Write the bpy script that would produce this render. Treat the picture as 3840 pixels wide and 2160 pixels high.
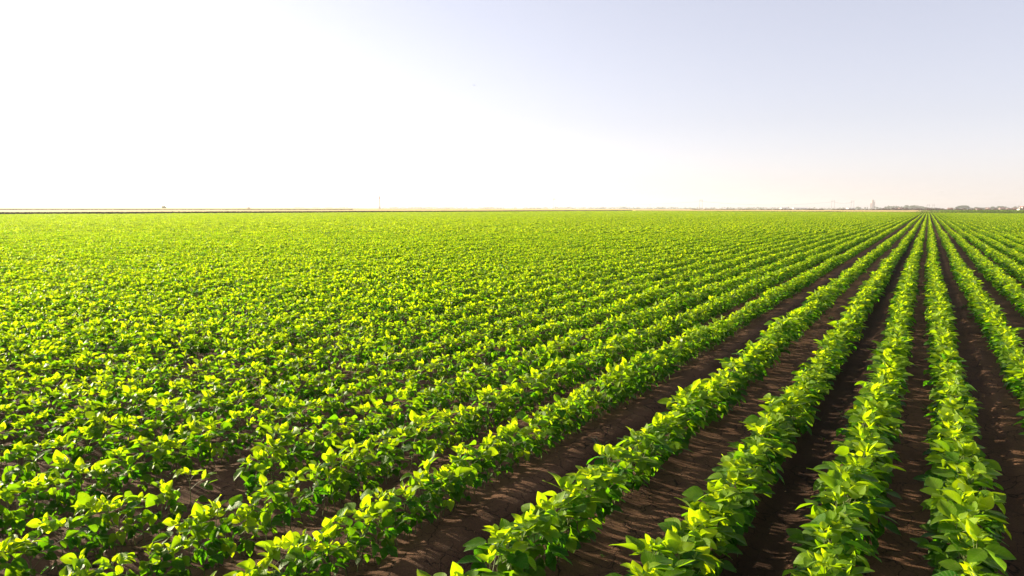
import bpy, math, random
import numpy as np
from mathutils import Matrix, Vector

# ------------------------------------------------------------------ scene, camera, light
scene = bpy.context.scene
for o in list(bpy.data.objects):
    bpy.data.objects.remove(o)
COL = scene.collection
R = math.radians

H_CAM = 2.07
F_PX = 682.67            # focal length in pixels of a 1024 wide frame (24 mm on 36 mm)
PITCH = R(6.67); ROLL = R(0.129)
PHI = R(31.19)           # compass direction of the crop rows, right of the view direction
ROT = Matrix.Rotation(math.pi / 2 - PITCH, 3, 'X') @ Matrix.Rotation(ROLL, 3, 'Z')

cam_d = bpy.data.cameras.new('camera'); cam = bpy.data.objects.new('camera', cam_d)
COL.objects.link(cam); scene.camera = cam
cam_d.lens = 24.0; cam_d.sensor_width = 36.0; cam_d.clip_start = 0.05; cam_d.clip_end = 30000
cam.matrix_world = Matrix.Translation((0, 0, H_CAM)) @ ROT.to_4x4()

SUN_AZ = R(-61); SUN_EL = R(13.5)
SUN = Vector((math.sin(SUN_AZ) * math.cos(SUN_EL), math.cos(SUN_AZ) * math.cos(SUN_EL), math.sin(SUN_EL)))
sun_d = bpy.data.lights.new('sun', 'SUN'); sun = bpy.data.objects.new('sun', sun_d)
COL.objects.link(sun)
sun_d.energy = 5.0; sun_d.angle = R(0.5); sun_d.color = (1.0, 0.86, 0.62)
sun.rotation_mode = 'QUATERNION'; sun.rotation_quaternion = SUN.to_track_quat('Z', 'Y')

world = bpy.data.worlds.new('World'); scene.world = world; world.use_nodes = True
wn = world.node_tree.nodes; wl = world.node_tree.links
bg = wn['Background']
sky = wn.new('ShaderNodeTexSky'); sky.sky_type = 'NISHITA'; sky.sun_disc = False
sky.sun_elevation = SUN_EL; sky.sun_rotation = SUN_AZ
sky.altitude = 0; sky.air_density = 1.0; sky.dust_density = 0.6; sky.ozone_density = 1.0
gm = wn.new('ShaderNodeGamma'); gm.inputs['Gamma'].default_value = 0.65
hs = wn.new('ShaderNodeHueSaturation'); hs.inputs['Saturation'].default_value = 0.50     # pale, hazy summer air
wb = wn.new('ShaderNodeMix'); wb.data_type = 'RGBA'; wb.blend_type = 'MULTIPLY'; wb.inputs[0].default_value = 1; wb.inputs[7].default_value = (0.985, 0.94, 1.06, 1)
wl.new(sky.outputs['Color'], gm.inputs['Color']); wl.new(gm.outputs['Color'], hs.inputs['Color']); wl.new(hs.outputs['Color'], wb.inputs[6])
wl.new(wb.outputs[2], bg.inputs['Color']); bg.inputs['Strength'].default_value = 0.107

scene.view_settings.view_transform = 'Standard'; scene.view_settings.look = 'None'
scene.view_settings.gamma = 1; scene.view_settings.use_curve_mapping = False
scene.view_settings.exposure = 1.75
scene.render.resolution_x = 1024; scene.render.resolution_y = 576

# ------------------------------------------------------------------ helpers
def tag(o, label=None, cat=None, group=None, kind=None):
    if label: o['label'] = label
    if cat: o['category'] = cat
    if group: o['group'] = group
    if kind: o['kind'] = kind
    return o

def empty(name, loc=(0, 0, 0), rz=0.0):
    o = bpy.data.objects.new(name, None); COL.objects.link(o)
    o.location = loc; o.rotation_euler = (0, 0, rz); o.empty_display_size = 0.1
    return o

def link(name, me, parent=None, mats=()):
    o = bpy.data.objects.new(name, me); COL.objects.link(o)
    for m in mats: me.materials.append(m)
    if parent: o.parent = parent
    return o

def mesh_np(name, V, faces_flat, sizes, mat_idx=None, smooth=True, uv=None, attrs=None):
    """V (n,3); faces as a flat index array plus loop totals"""
    me = bpy.data.meshes.new(name)
    V = np.asarray(V, dtype=np.float32); F = np.asarray(faces_flat, dtype=np.int32); S = np.asarray(sizes, dtype=np.int32)
    me.vertices.add(len(V)); me.vertices.foreach_set('co', V.ravel())
    me.loops.add(len(F)); me.loops.foreach_set('vertex_index', F)
    me.polygons.add(len(S))
    st = np.zeros(len(S), dtype=np.int32); st[1:] = np.cumsum(S)[:-1]
    me.polygons.foreach_set('loop_start', st); me.polygons.foreach_set('loop_total', S)
    if mat_idx is not None: me.polygons.foreach_set('material_index', np.asarray(mat_idx, dtype=np.int32))
    me.polygons.foreach_set('use_smooth', np.full(len(S), smooth, dtype=bool))
    if uv is not None:
        l = me.uv_layers.new(name='UVMap'); l.data.foreach_set('uv', np.asarray(uv, dtype=np.float32)[F].ravel())
    if attrs:
        for k, a in attrs.items():
            a = np.asarray(a)
            if a.ndim == 2:
                t = me.attributes.new(k, 'FLOAT_VECTOR', 'POINT'); t.data.foreach_set('vector', a.astype(np.float32).ravel())
            elif a.dtype.kind == 'i':
                t = me.attributes.new(k, 'INT', 'POINT'); t.data.foreach_set('value', a.astype(np.int32))
            else:
                t = me.attributes.new(k, 'FLOAT', 'POINT'); t.data.foreach_set('value', a.astype(np.float32))
    me.update(calc_edges=True)
    return me

class MB:
    """collects verts / faces and links them as one mesh"""
    def __init__(s): s.v = []; s.f = []
    def add(s, vs, fs):
        n = len(s.v); s.v += [tuple(v) for v in vs]; s.f += [tuple(i + n for i in f) for f in fs]
    def box(s, c, d, rz=0.0):
        x, y, z = [k / 2 for k in d]; M = Matrix.Rotation(rz, 3, 'Z'); c = Vector(c)
        p = [Vector((a * x, b * y, e * z)) for e in (-1, 1) for b in (-1, 1) for a in (-1, 1)]
        s.add([M @ q + c for q in p], [(0, 2, 3, 1), (4, 5, 7, 6), (0, 1, 5, 4), (2, 6, 7, 3), (0, 4, 6, 2), (1, 3, 7, 5)])
    def tube(s, p0, p1, r0, r1, n=6):
        p0 = Vector(p0); p1 = Vector(p1); d = (p1 - p0)
        if d.length < 1e-6: return
        q = d.to_track_quat('Z', 'Y'); vs = []
        for p, r in ((p0, r0), (p1, r1)):
            for k in range(n):
                a = 2 * math.pi * k / n; vs.append(p + q @ Vector((r * math.cos(a), r * math.sin(a), 0)))
        fs = [(k, (k + 1) % n, n + (k + 1) % n, n + k) for k in range(n)] + [tuple(range(n))[::-1], tuple(range(n, 2 * n))]
        s.add(vs, fs)
    def build(s, name, mat, parent=None, smooth=False):
        me = bpy.data.meshes.new(name); me.from_pydata(s.v, [], s.f); me.update()
        if smooth: me.polygons.foreach_set('use_smooth', [True] * len(me.polygons))
        return link(name, me, parent, [mat])

def ray(sx, sy):
    d = ROT @ Vector(((sx / 3.75 - 512) / F_PX, -(sy / 3.75 - 288) / F_PX, -1))
    return d
def ground_at(sx, sy, z=0.0):
    d = ray(sx, sy); t = (z - H_CAM) / d.z
    return Vector((d.x * t, d.y * t, z))
def hor(sx): return 776.2 + 9.3 * sx / 3840 - 0.2
def far_at(sx, D):
    d = ray(sx, hor(sx)); t = D / d.y
    return Vector((d.x * t, D, 0))
def far_h(sx, sy, D):      # height above ground of a point seen at row sy, distance D
    d = ray(sx, sy); return H_CAM + d.z / d.y * D
def px_w(n, D): return n / 3.75 * D / F_PX

DIR = Vector((math.sin(PHI), math.cos(PHI), 0)); NRM = Vector((math.cos(PHI), -math.sin(PHI), 0))
def uv2w(u, v): return (DIR.x * u + NRM.x * v, DIR.y * u + NRM.y * v)
def cam_proj(P):           # (n,3) -> px, py (1024 frame), depth
    P = np.asarray(P, dtype=np.float64); M = np.array(ROT.transposed())
    q = (P - np.array([0, 0, H_CAM])) @ M.T
    z = -q[:, 2]; zz = np.where(np.abs(z) < 1e-6, 1e-6, z)
    return 512 + F_PX * q[:, 0] / zz, 288 - F_PX * q[:, 1] / zz, z

# ------------------------------------------------------------------ materials
def new_mat(name):
    m = bpy.data.materials.new(name); m.use_nodes = True
    nt = m.node_tree
    for n in list(nt.nodes): nt.nodes.remove(n)
    out = nt.nodes.new('ShaderNodeOutputMaterial')
    return m, nt, out
def N(nt, t, **kw):
    n = nt.nodes.new(t)
    for k, v in kw.items(): setattr(n, k, v)
    return n
def ramp(nt, src, stops):
    r = N(nt, 'ShaderNodeValToRGB'); e = r.color_ramp.elements
    while len(e) < len(stops): e.new(0.5)
    for i, (p, c) in enumerate(stops): e[i].position = p; e[i].color = (*c, 1)
    nt.links.new(src, r.inputs[0]); return r.outputs[0]
def simple(name, c1, c2=None, scale=3.0, rough=0.8, bump=0.0, bscale=20.0):
    m, nt, out = new_mat(name)
    p = N(nt, 'ShaderNodeBsdfPrincipled'); p.inputs['Roughness'].default_value = rough
    p.inputs['Specular IOR Level'].default_value = 0.3
    tc = N(nt, 'ShaderNodeTexCoord')
    n = N(nt, 'ShaderNodeTexNoise'); n.inputs['Scale'].default_value = scale; n.inputs['Detail'].default_value = 6
    nt.links.new(tc.outputs['Object'], n.inputs['Vector'])
    c2 = c2 or tuple(k * 0.75 for k in c1)
    nt.links.new(ramp(nt, n.outputs['Fac'], [(0.35, c2), (0.65, c1)]), p.inputs['Base Color'])
    if bump:
        b = N(nt, 'ShaderNodeBump'); b.inputs['Strength'].default_value = bump
        n2 = N(nt, 'ShaderNodeTexNoise'); n2.inputs['Scale'].default_value = bscale; n2.inputs['Detail'].default_value = 5
        nt.links.new(tc.outputs['Object'], n2.inputs['Vector'])
        nt.links.new(n2.outputs['Fac'], b.inputs['Height']); nt.links.new(b.outputs[0], p.inputs['Normal'])
    nt.links.new(p.outputs[0], out.inputs[0])
    return m

def leaf_material(name, light_tone, dark_tone, trans_light, trans_dark, trans_fac=0.5, veins=True):
    m, nt, out = new_mat(name); L = nt.links
    at = N(nt, 'ShaderNodeAttribute', attribute_name='tint')
    uvn = N(nt, 'ShaderNodeUVMap', uv_map='UVMap')
    sp = N(nt, 'ShaderNodeSeparateXYZ'); L.new(uvn.outputs[0], sp.inputs[0])
    geo = N(nt, 'ShaderNodeNewGeometry')
    # side veins leaving the midrib at an angle
    av = N(nt, 'ShaderNodeMath', operation='ABSOLUTE'); L.new(sp.outputs['Y'], av.inputs[0])
    k1 = N(nt, 'ShaderNodeMath', operation='MULTIPLY'); L.new(av.outputs[0], k1.inputs[0]); k1.inputs[1].default_value = 0.28
    df = N(nt, 'ShaderNodeMath', operation='SUBTRACT'); L.new(sp.outputs['X'], df.inputs[0]); L.new(k1.outputs[0], df.inputs[1])
    fq = N(nt, 'ShaderNodeMath', operation='MULTIPLY'); L.new(df.outputs[0], fq.inputs[0]); fq.inputs[1].default_value = 44.0
    sn = N(nt, 'ShaderNodeMath', operation='SINE'); L.new(fq.outputs[0], sn.inputs[0])
    vein = N(nt, 'ShaderNodeMapRange'); L.new(sn.outputs[0], vein.inputs[0])
    vein.inputs[1].default_value = 0.55; vein.inputs[2].default_value = 1.0
    mid = N(nt, 'ShaderNodeMapRange'); L.new(av.outputs[0], mid.inputs[0])
    mid.inputs[1].default_value = 0.10; mid.inputs[2].default_value = 0.0
    mx = N(nt, 'ShaderNodeMath', operation='MAXIMUM'); L.new(vein.outputs[0], mx.inputs[0]); L.new(mid.outputs[0], mx.inputs[1])
    # blotches
    no = N(nt, 'ShaderNodeTexNoise'); no.inputs['Scale'].default_value = 45; no.inputs['Detail'].default_value = 3
    tc = N(nt, 'ShaderNodeTexCoord'); L.new(tc.outputs['Object'], no.inputs['Vector'])
    a1 = N(nt, 'ShaderNodeMath', operation='MULTIPLY_ADD'); L.new(no.outputs['Fac'], a1.inputs[0])
    a1.inputs[1].default_value = 0.3; L.new(at.outputs['Fac'], a1.inputs[2])
    a2 = N(nt, 'ShaderNodeMath', operation='SUBTRACT'); a2.inputs[1].default_value = 0.27
    oi = N(nt, 'ShaderNodeObjectInfo'); a3 = N(nt, 'ShaderNodeMath', operation='MULTIPLY_ADD'); L.new(oi.outputs['Random'], a3.inputs[0])     # plants differ
    a3.inputs[1].default_value = 0.24; L.new(a1.outputs[0], a3.inputs[2]); L.new(a3.outputs[0], a2.inputs[0])
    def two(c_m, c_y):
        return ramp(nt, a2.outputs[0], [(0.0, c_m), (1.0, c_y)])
    col = two(dark_tone, light_tone); tcol = two(trans_dark, trans_light)
    pale = N(nt, 'ShaderNodeMix', data_type='RGBA', blend_type='MIX')
    pale.inputs[0].default_value = 0.0
    vm = N(nt, 'ShaderNodeMath', operation='MULTIPLY'); L.new(mx.outputs[0], vm.inputs[0]); vm.inputs[1].default_value = 0.28 if veins else 0
    L.new(vm.outputs[0], pale.inputs[0]); L.new(col, pale.inputs[6]); pale.inputs[7].default_value = (0.20, 0.27, 0.07, 1)
    sp_n = N(nt, 'ShaderNodeTexNoise'); sp_n.inputs['Scale'].default_value = 130; sp_n.inputs['Detail'].default_value = 2; L.new(tc.outputs['Object'], sp_n.inputs['Vector'])
    sp_r = N(nt, 'ShaderNodeMapRange'); L.new(sp_n.outputs['Fac'], sp_r.inputs[0]); sp_r.inputs[1].default_value = 0.66; sp_r.inputs[2].default_value = 0.72; sp_r.inputs[4].default_value = 0.7
    worn = N(nt, 'ShaderNodeMix', data_type='RGBA', blend_type='MIX'); L.new(sp_r.outputs[0], worn.inputs[0])
    L.new(pale.outputs[2], worn.inputs[6]); worn.inputs[7].default_value = (0.26, 0.22, 0.07, 1)
    und = N(nt, 'ShaderNodeMix', data_type='RGBA', blend_type='MIX')     # matt, paler underside
    bf = N(nt, 'ShaderNodeMath', operation='MULTIPLY'); L.new(geo.outputs['Backfacing'], bf.inputs[0]); bf.inputs[1].default_value = 0.45
    L.new(bf.outputs[0], und.inputs[0]); L.new(worn.outputs[2], und.inputs[6]); und.inputs[7].default_value = (0.16, 0.22, 0.08, 1)
    bump = N(nt, 'ShaderNodeBump'); bump.inputs['Strength'].default_value = 0.5 if veins else 0.2
    bump.inputs['Distance'].default_value = 0.0015
    inv = N(nt, 'ShaderNodeMath', operation='SUBTRACT'); inv.inputs[0].default_value = 1; L.new(mx.outputs[0], inv.inputs[1])
    L.new(inv.outputs[0], bump.inputs['Height'])
    d = N(nt, 'ShaderNodeBsdfDiffuse'); L.new(und.outputs[2], d.inputs['Color']); L.new(bump.outputs[0], d.inputs['Normal'])
    t = N(nt, 'ShaderNodeBsdfTranslucent'); L.new(tcol, t.inputs['Color'])
    ms = N(nt, 'ShaderNodeMixShader'); ms.inputs[0].default_value = trans_fac
    L.new(d.outputs[0], ms.inputs[1]); L.new(t.outputs[0], ms.inputs[2])
    g = N(nt, 'ShaderNodeBsdfGlossy'); g.inputs['Roughness'].default_value = 0.42; g.inputs['Color'].default_value = (0.9, 0.95, 0.85, 1)
    L.new(bump.outputs[0], g.inputs['Normal'])
    fr = N(nt, 'ShaderNodeFresnel'); fr.inputs['IOR'].default_value = 1.38; L.new(bump.outputs[0], fr.inputs['Normal'])
    fm = N(nt, 'ShaderNodeMapRange'); L.new(fr.outputs[0], fm.inputs[0]); fm.inputs[1].default_value = 0.0; fm.inputs[2].default_value = 0.6; fm.inputs[3].default_value = 0.0; fm.inputs[4].default_value = 0.11
    mg = N(nt, 'ShaderNodeMixShader'); L.new(fm.outputs[0], mg.inputs[0])
    L.new(ms.outputs[0], mg.inputs[1]); L.new(g.outputs[0], mg.inputs[2])
    L.new(mg.outputs[0], out.inputs[0])
    return m

M_LEAF = leaf_material('soybean_leaf', (0.21, 0.335, 0.012), (0.013, 0.072, 0.004), (0.80, 0.92, 0.003), (0.11, 0.38, 0.002), 0.57)  # tones hold leaf age, plus sunlit tops and shaded lower leaves in the colour
M_STEM = simple('green_stem', (0.16, 0.20, 0.05), (0.08, 0.09, 0.03), 30, 0.6)
M_WEED = leaf_material('weed_leaf', (0.07, 0.12, 0.02), (0.03, 0.07, 0.015), (0.2, 0.35, 0.02), (0.1, 0.2, 0.02), 0.4, False)
M_VERGE = leaf_material('verge_leaf', (0.04, 0.065, 0.012), (0.015, 0.03, 0.008), (0.05, 0.09, 0.01), (0.02, 0.05, 0.01), 0.2, False)
M_TREE = leaf_material('tree_leaf', (0.07, 0.10, 0.03), (0.035, 0.06, 0.025), (0.12, 0.18, 0.03), (0.06, 0.10, 0.02), 0.3, False)
M_BARK = simple('bark', (0.10, 0.075, 0.05), None, 4)
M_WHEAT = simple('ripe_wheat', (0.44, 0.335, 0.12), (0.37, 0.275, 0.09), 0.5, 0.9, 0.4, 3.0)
M_WHEATSIDE = simple('shaded_wheat_green_crop', (0.035, 0.042, 0.012), (0.02, 0.027, 0.008), 2.0, 0.9, 0.4, 3.0)  # front edge shade put into the wheat colour; also the green strip's own tone
M_CORN = leaf_material('corn_leaf', (0.13, 0.20, 0.04), (0.06, 0.12, 0.02), (0.3, 0.42, 0.04), (0.15, 0.25, 0.02), 0.4, False)
M_SCRUB = simple('dry_scrub', (0.13, 0.048, 0.025), (0.05, 0.02, 0.015), 0.6, 0.95)
M_METAL = simple('grey_metal', (0.20, 0.15, 0.14), (0.15, 0.11, 0.10), 1.0, 0.6)
M_DARK = simple('dark_ceramic', (0.03, 0.03, 0.03), None, 3, 0.4)
M_WOODP = simple('weathered_pole', (0.22, 0.17, 0.15), None, 2)
M_CONC = simple('pale_concrete', (0.34, 0.25, 0.235), (0.28, 0.20, 0.19), 0.15, 0.85)
M_ROOF = simple('clay_roof', (0.42, 0.16, 0.11), (0.33, 0.13, 0.09), 0.8, 0.85)
M_WALL = simple('house_plaster', (0.24, 0.18, 0.155), (0.20, 0.15, 0.13), 0.5, 0.85)
M_WHITE = simple('white_paint', (0.62, 0.60, 0.58), (0.55, 0.53, 0.52), 1.5, 0.4)
M_REDP = simple('red_paint', (0.35, 0.04, 0.03), None, 2, 0.45)
M_TARP = simple('beige_tarpaulin', (0.52, 0.40, 0.33), (0.45, 0.34, 0.29), 1.2, 0.7)
M_GLASS = simple('dark_window', (0.03, 0.04, 0.05), None, 1, 0.1)
M_RUBBER = simple('rubber', (0.02, 0.02, 0.02), None, 4, 0.8)
M_BIRD = simple('bird_plumage', (0.06, 0.04, 0.04), None, 4, 0.8)
M_HUSK = simple('dry_leaf', (0.45, 0.33, 0.12), (0.32, 0.20, 0.08), 30, 0.8)

def soil_material():
    m, nt, out = new_mat('cracked_soil'); L = nt.links
    tc = N(nt, 'ShaderNodeTexCoord'); P = tc.outputs['Object']
    p = N(nt, 'ShaderNodeBsdfPrincipled'); p.inputs['Roughness'].default_value = 0.95; p.inputs['Specular IOR Level'].default_value = 0.15
    big = N(nt, 'ShaderNodeTexNoise'); big.inputs['Scale'].default_value = 1.3; big.inputs['Detail'].default_value = 8; L.new(P, big.inputs['Vector'])
    c = ramp(nt, big.outputs['Fac'], [(0.3, (0.076, 0.038, 0.021)), (0.7, (0.150, 0.080, 0.046))])
    fine = N(nt, 'ShaderNodeTexNoise'); fine.inputs['Scale'].default_value = 90; fine.inputs['Detail'].default_value = 4; L.new(P, fine.inputs['Vector'])
    fr = ramp(nt, fine.outputs['Fac'], [(0.3, (0.7, 0.7, 0.7)), (0.75, (1.25, 1.2, 1.15))])
    mul = N(nt, 'ShaderNodeMix', data_type='RGBA', blend_type='MULTIPLY'); mul.inputs[0].default_value = 1
    L.new(c, mul.inputs[6]); L.new(fr, mul.inputs[7])
    # crack network, two sizes, bent by noise
    warp = N(nt, 'ShaderNodeTexNoise'); warp.inputs['Scale'].default_value = 9; warp.inputs['Detail'].default_value = 5; L.new(P, warp.inputs['Vector'])
    wv = N(nt, 'ShaderNodeVectorMath', operation='MULTIPLY_ADD'); L.new(warp.outputs['Color'], wv.inputs[0])
    wv.inputs[1].default_value = (0.14, 0.14, 0.0); L.new(P, wv.inputs[2])
    cr = []
    for s, w in ((3.0, 0.013), (8.0, 0.018)):
        vo = N(nt, 'ShaderNodeTexVoronoi', feature='DISTANCE_TO_EDGE'); vo.inputs['Scale'].default_value = s
        L.new(wv.outputs[0], vo.inputs['Vector'])
        mr = N(nt, 'ShaderNodeMapRange'); L.new(vo.outputs['Distance'], mr.inputs[0]); mr.inputs[1].default_value = 0.0; mr.inputs[2].default_value = w
        cr.append(mr.outputs[0])
    pm = N(nt, 'ShaderNodeTexNoise'); pm.inputs['Scale'].default_value = 2.2; L.new(P, pm.inputs['Vector'])
    pr = N(nt, 'ShaderNodeMapRange'); L.new(pm.outputs['Fac'], pr.inputs[0]); pr.inputs[1].default_value = 0.42; pr.inputs[2].default_value = 0.62
    inv = N(nt, 'ShaderNodeMath', operation='MAXIMUM'); L.new(cr[1], inv.inputs[0]); L.new(pr.outputs[0], inv.inputs[1])
    mn = N(nt, 'ShaderNodeMath', operation='MINIMUM'); L.new(cr[0], mn.inputs[0]); L.new(inv.outputs[0], mn.inputs[1])
    dk = N(nt, 'ShaderNodeMapRange'); L.new(mn.outputs[0], dk.inputs[0]); dk.inputs[3].default_value = 0.06
    m2 = N(nt, 'ShaderNodeMix', data_type='RGBA', blend_type='MULTIPLY'); m2.inputs[0].default_value = 1
    L.new(mul.outputs[2], m2.inputs[6]); L.new(dk.outputs[0], m2.inputs[7])
    # damp wheel track soil, with the rut's side shade painted into its colour
    at = N(nt, 'ShaderNodeAttribute', attribute_name='moist_shade')
    track_mix = N(nt, 'ShaderNodeMix', data_type='RGBA', blend_type='MULTIPLY'); L.new(at.outputs['Fac'], track_mix.inputs[0])
    L.new(m2.outputs[2], track_mix.inputs[6]); track_mix.inputs[7].default_value = (0.30, 0.28, 0.28, 1)
    L.new(track_mix.outputs[2], p.inputs['Base Color'])
    b1 = N(nt, 'ShaderNodeBump'); b1.inputs['Strength'].default_value = 0.6; b1.inputs['Distance'].default_value = 0.008; L.new(mn.outputs[0], b1.inputs['Height'])
    cl = N(nt, 'ShaderNodeTexNoise'); cl.inputs['Scale'].default_value = 120; cl.inputs['Detail'].default_value = 8; cl.inputs['Roughness'].default_value = 0.65
    L.new(P, cl.inputs['Vector'])
    b2 = N(nt, 'ShaderNodeBump'); b2.inputs['Strength'].default_value = 1.0; b2.inputs['Distance'].default_value = 0.010
    L.new(cl.outputs['Fac'], b2.inputs['Height']); L.new(b1.outputs[0], b2.inputs['Normal'])
    L.new(b2.outputs[0], p.inputs['Normal'])
    L.new(p.outputs[0], out.inputs[0])
    return m
M_SOIL = soil_material()

def farmland_material():
    m, nt, out = new_mat('farmland'); L = nt.links
    tc = N(nt, 'ShaderNodeTexCoord'); mp = N(nt, 'ShaderNodeMapping'); mp.inputs['Scale'].default_value = (0.0016, 0.004, 1)
    mp.inputs['Rotation'].default_value = (0, 0, R(20)); L.new(tc.outputs['Object'], mp.inputs['Vector'])
    vo = N(nt, 'ShaderNodeTexVoronoi'); vo.inputs['Scale'].default_value = 1.0; L.new(mp.outputs[0], vo.inputs['Vector'])
    sp = N(nt, 'ShaderNodeSeparateColor'); L.new(vo.outputs['Color'], sp.inputs[0])
    r = ramp(nt, sp.outputs[0], [(0.0, (0.12, 0.17, 0.04)), (0.35, (0.16, 0.19, 0.05)), (0.5, (0.45, 0.32, 0.13)), (0.8, (0.36, 0.27, 0.16))])
    p = N(nt, 'ShaderNodeBsdfPrincipled'); p.inputs['Roughness'].default_value = 0.95; p.inputs['Specular IOR Level'].default_value = 0.1
    L.new(r, p.inputs['Base Color']); L.new(p.outputs[0], out.inputs[0]); return m
M_FARM = farmland_material()
M_TRACK = simple('sandy_headland', (0.50, 0.33, 0.20), (0.38, 0.24, 0.14), 0.8, 0.95, 0.3, 6)

# ------------------------------------------------------------------ rows of the field
SP = 0.70; V0 = 0.345
# the pass of the planter leaves one slightly wider gap, left of the fourth row from the right
OFF = {1: -.045, 0: -.065, -1: .05, -2: .075, -3: .03}
ROWS = [V0 + n * SP - (0.21 if n <= -4 else 0.0) + (0.05 if n == -6 else 0.0) + OFF.get(n, 0) for n in range(-290, 75)]
def u_end(v):
    if v < 0: return 416 + (-v) * 0.29
    if v < 30: return 416 - v * 2.2
    return 350 - (v - 30) * 0.6
RUTS = [(-0.73, 0.14), (-2.2, 0.10), (0.62, 0.10)]
def smooth_noise(x, y, seed, cell):
    rs = np.random.RandomState(seed); G = rs.rand(256, 256)
    X = x / cell; Y = y / cell; xi = np.floor(X).astype(int); yi = np.floor(Y).astype(int); fx = X - xi; fy = Y - yi
    fx = fx * fx * (3 - 2 * fx); fy = fy * fy * (3 - 2 * fy)
    g = lambda a, b: G[a % 256, b % 256]
    return (g(xi, yi) * (1 - fx) + g(xi + 1, yi) * fx) * (1 - fy) + (g(xi, yi + 1) * (1 - fx) + g(xi + 1, yi + 1) * fx) * fy
def soil_z(u, v):
    u = np.asarray(u, float); v = np.asarray(v, float)
    d = (v - V0) / SP; d = (d - np.round(d)) * SP
    fade = np.clip(1 - (np.hypot(u, v) - 60) / 60, 0, 1)
    z = 0.022 * np.exp(-(d / 0.11) ** 2)
    for c, w in RUTS: z = z - 0.038 * np.exp(-((v - c) / w) ** 4)
    z = z + 0.009 * (smooth_noise(u, v, 3, 0.23) - 0.5) + 0.0025 * (smooth_noise(u, v, 4, 0.07) - 0.5) + 0.02 * (smooth_noise(u, v, 5, 0.9) - 0.5)
    return z * fade

def grow(a, b, step, hi, g=1.12):
    xs = list(np.arange(a, b, step)); s = step; x = xs[-1]
    while x < hi: s = s * g; x += s; xs.append(x)
    return xs
def axis(a, b, step, lo, hi):
    right = grow(a, b, step, hi); s = step; x = a; left = []
    while x > lo: s *= 1.12; x -= s; left.append(x)
    return np.array(left[::-1] + right)
us = axis(1.0, 16.0, 0.028, -9000, 12000); vs = axis(-11.0, 2.2, 0.028, -12000, 9000)
U, Vv = np.meshgrid(us, vs, indexing='ij')
Z = soil_z(U, Vv)
X = DIR.x * U + NRM.x * Vv; Y = DIR.y * U + NRM.y * Vv
nU, nV = len(us), len(vs)
idx = np.arange(nU * nV).reshape(nU, nV)
q = np.stack([idx[:-1, :-1], idx[:-1, 1:], idx[1:, 1:], idx[1:, :-1]], -1).reshape(-1, 4)
moist_shade = np.zeros_like(U)
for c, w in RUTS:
    moist_shade = np.maximum(moist_shade, np.exp(-((Vv - c + 0.05 * (smooth_noise(U, Vv, 8, 0.6) - 0.5)) / (w * 1.15)) ** 6) * (0.95 if c == -0.73 else 0.4))
me = mesh_np('ground', np.stack([X.ravel(), Y.ravel(), Z.ravel()], -1), q.ravel()[::1], np.full(len(q), 4), attrs={'moist_shade': moist_shade.ravel()})
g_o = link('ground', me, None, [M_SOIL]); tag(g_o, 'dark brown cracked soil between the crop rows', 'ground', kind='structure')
if me.polygons[0].normal.z < 0: me.flip_normals()

# ------------------------------------------------------------------ soybean plants
LOD = {  # stations along the leaf, half widths, columns
    0: ([0, .10, .25, .42, .60, .78, .92, 1], [.03, .21, .335, .36, .31, .20, .09, 0], [-1, -.5, 0, .5, 1]),
    1: ([0, .2, .45, .75, 1], [.04, .32, .36, .20, 0], [-1, 0, 1]),
    2: ([0, .38, 1], [.02, .36, 0], [-1, 1]),
}
def leaf_tpl(lod):
    s, w, c = LOD[lod]; s = np.array(s); w = np.array(w); c = np.array(c)
    S, C = np.meshgrid(s, c, indexing='ij'); W = np.repeat(w[:, None], len(c), 1)
    n, k = S.shape; i = np.arange(n * k).reshape(n, k)
    F = np.stack([i[:-1, :-1], i[1:, :-1], i[1:, 1:], i[:-1, 1:]], -1).reshape(-1, 4)
    return S.ravel(), (C * W).ravel(), C.ravel(), F
TPL = {k: leaf_tpl(k) for k in LOD}

class Foliage:
    def __init__(s, lod): s.lod = lod; s.V = []; s.F = []; s.uv = []; s.t = []; s.n = 0
    def leaf(s, base, az, pitch, roll, L, fold, droop, tint, rng, wid=1.0):
        S, Wd, C, F = TPL[s.lod]
        x = S * L; y = Wd * L * wid
        # centre line curls down with droop, the blade folds up along the midrib, margins wave a little
        zz = -droop * L * S ** 2 + fold * np.abs(y) + 0.02 * L * np.sin(S * 9 + rng.uniform(0, 6)) * C * (1 if s.lod == 0 else 0)
        x = x * (1 - 0.18 * abs(droop) * S)
        P = np.stack([x, y, zz], 1)
        cr, sr = math.cos(roll), math.sin(roll); P = P @ np.array([[1, 0, 0], [0, cr, sr], [0, -sr, cr]])
        cp, sp_ = math.cos(pitch), math.sin(pitch); P = P @ np.array([[cp, 0, sp_], [0, 1, 0], [-sp_, 0, cp]])
        ca, sa = math.cos(az), math.sin(az); P = P @ np.array([[ca, sa, 0], [-sa, ca, 0], [0, 0, 1]])
        s.V.append(P + np.array(base)); s.F.append(F + s.n); s.n += len(P)
        s.uv.append(np.stack([S, C], 1)); s.t.append(np.full(len(P), tint))
    def arrays(s): return np.concatenate(s.V), np.concatenate(s.F), np.concatenate(s.uv), np.concatenate(s.t)

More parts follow.
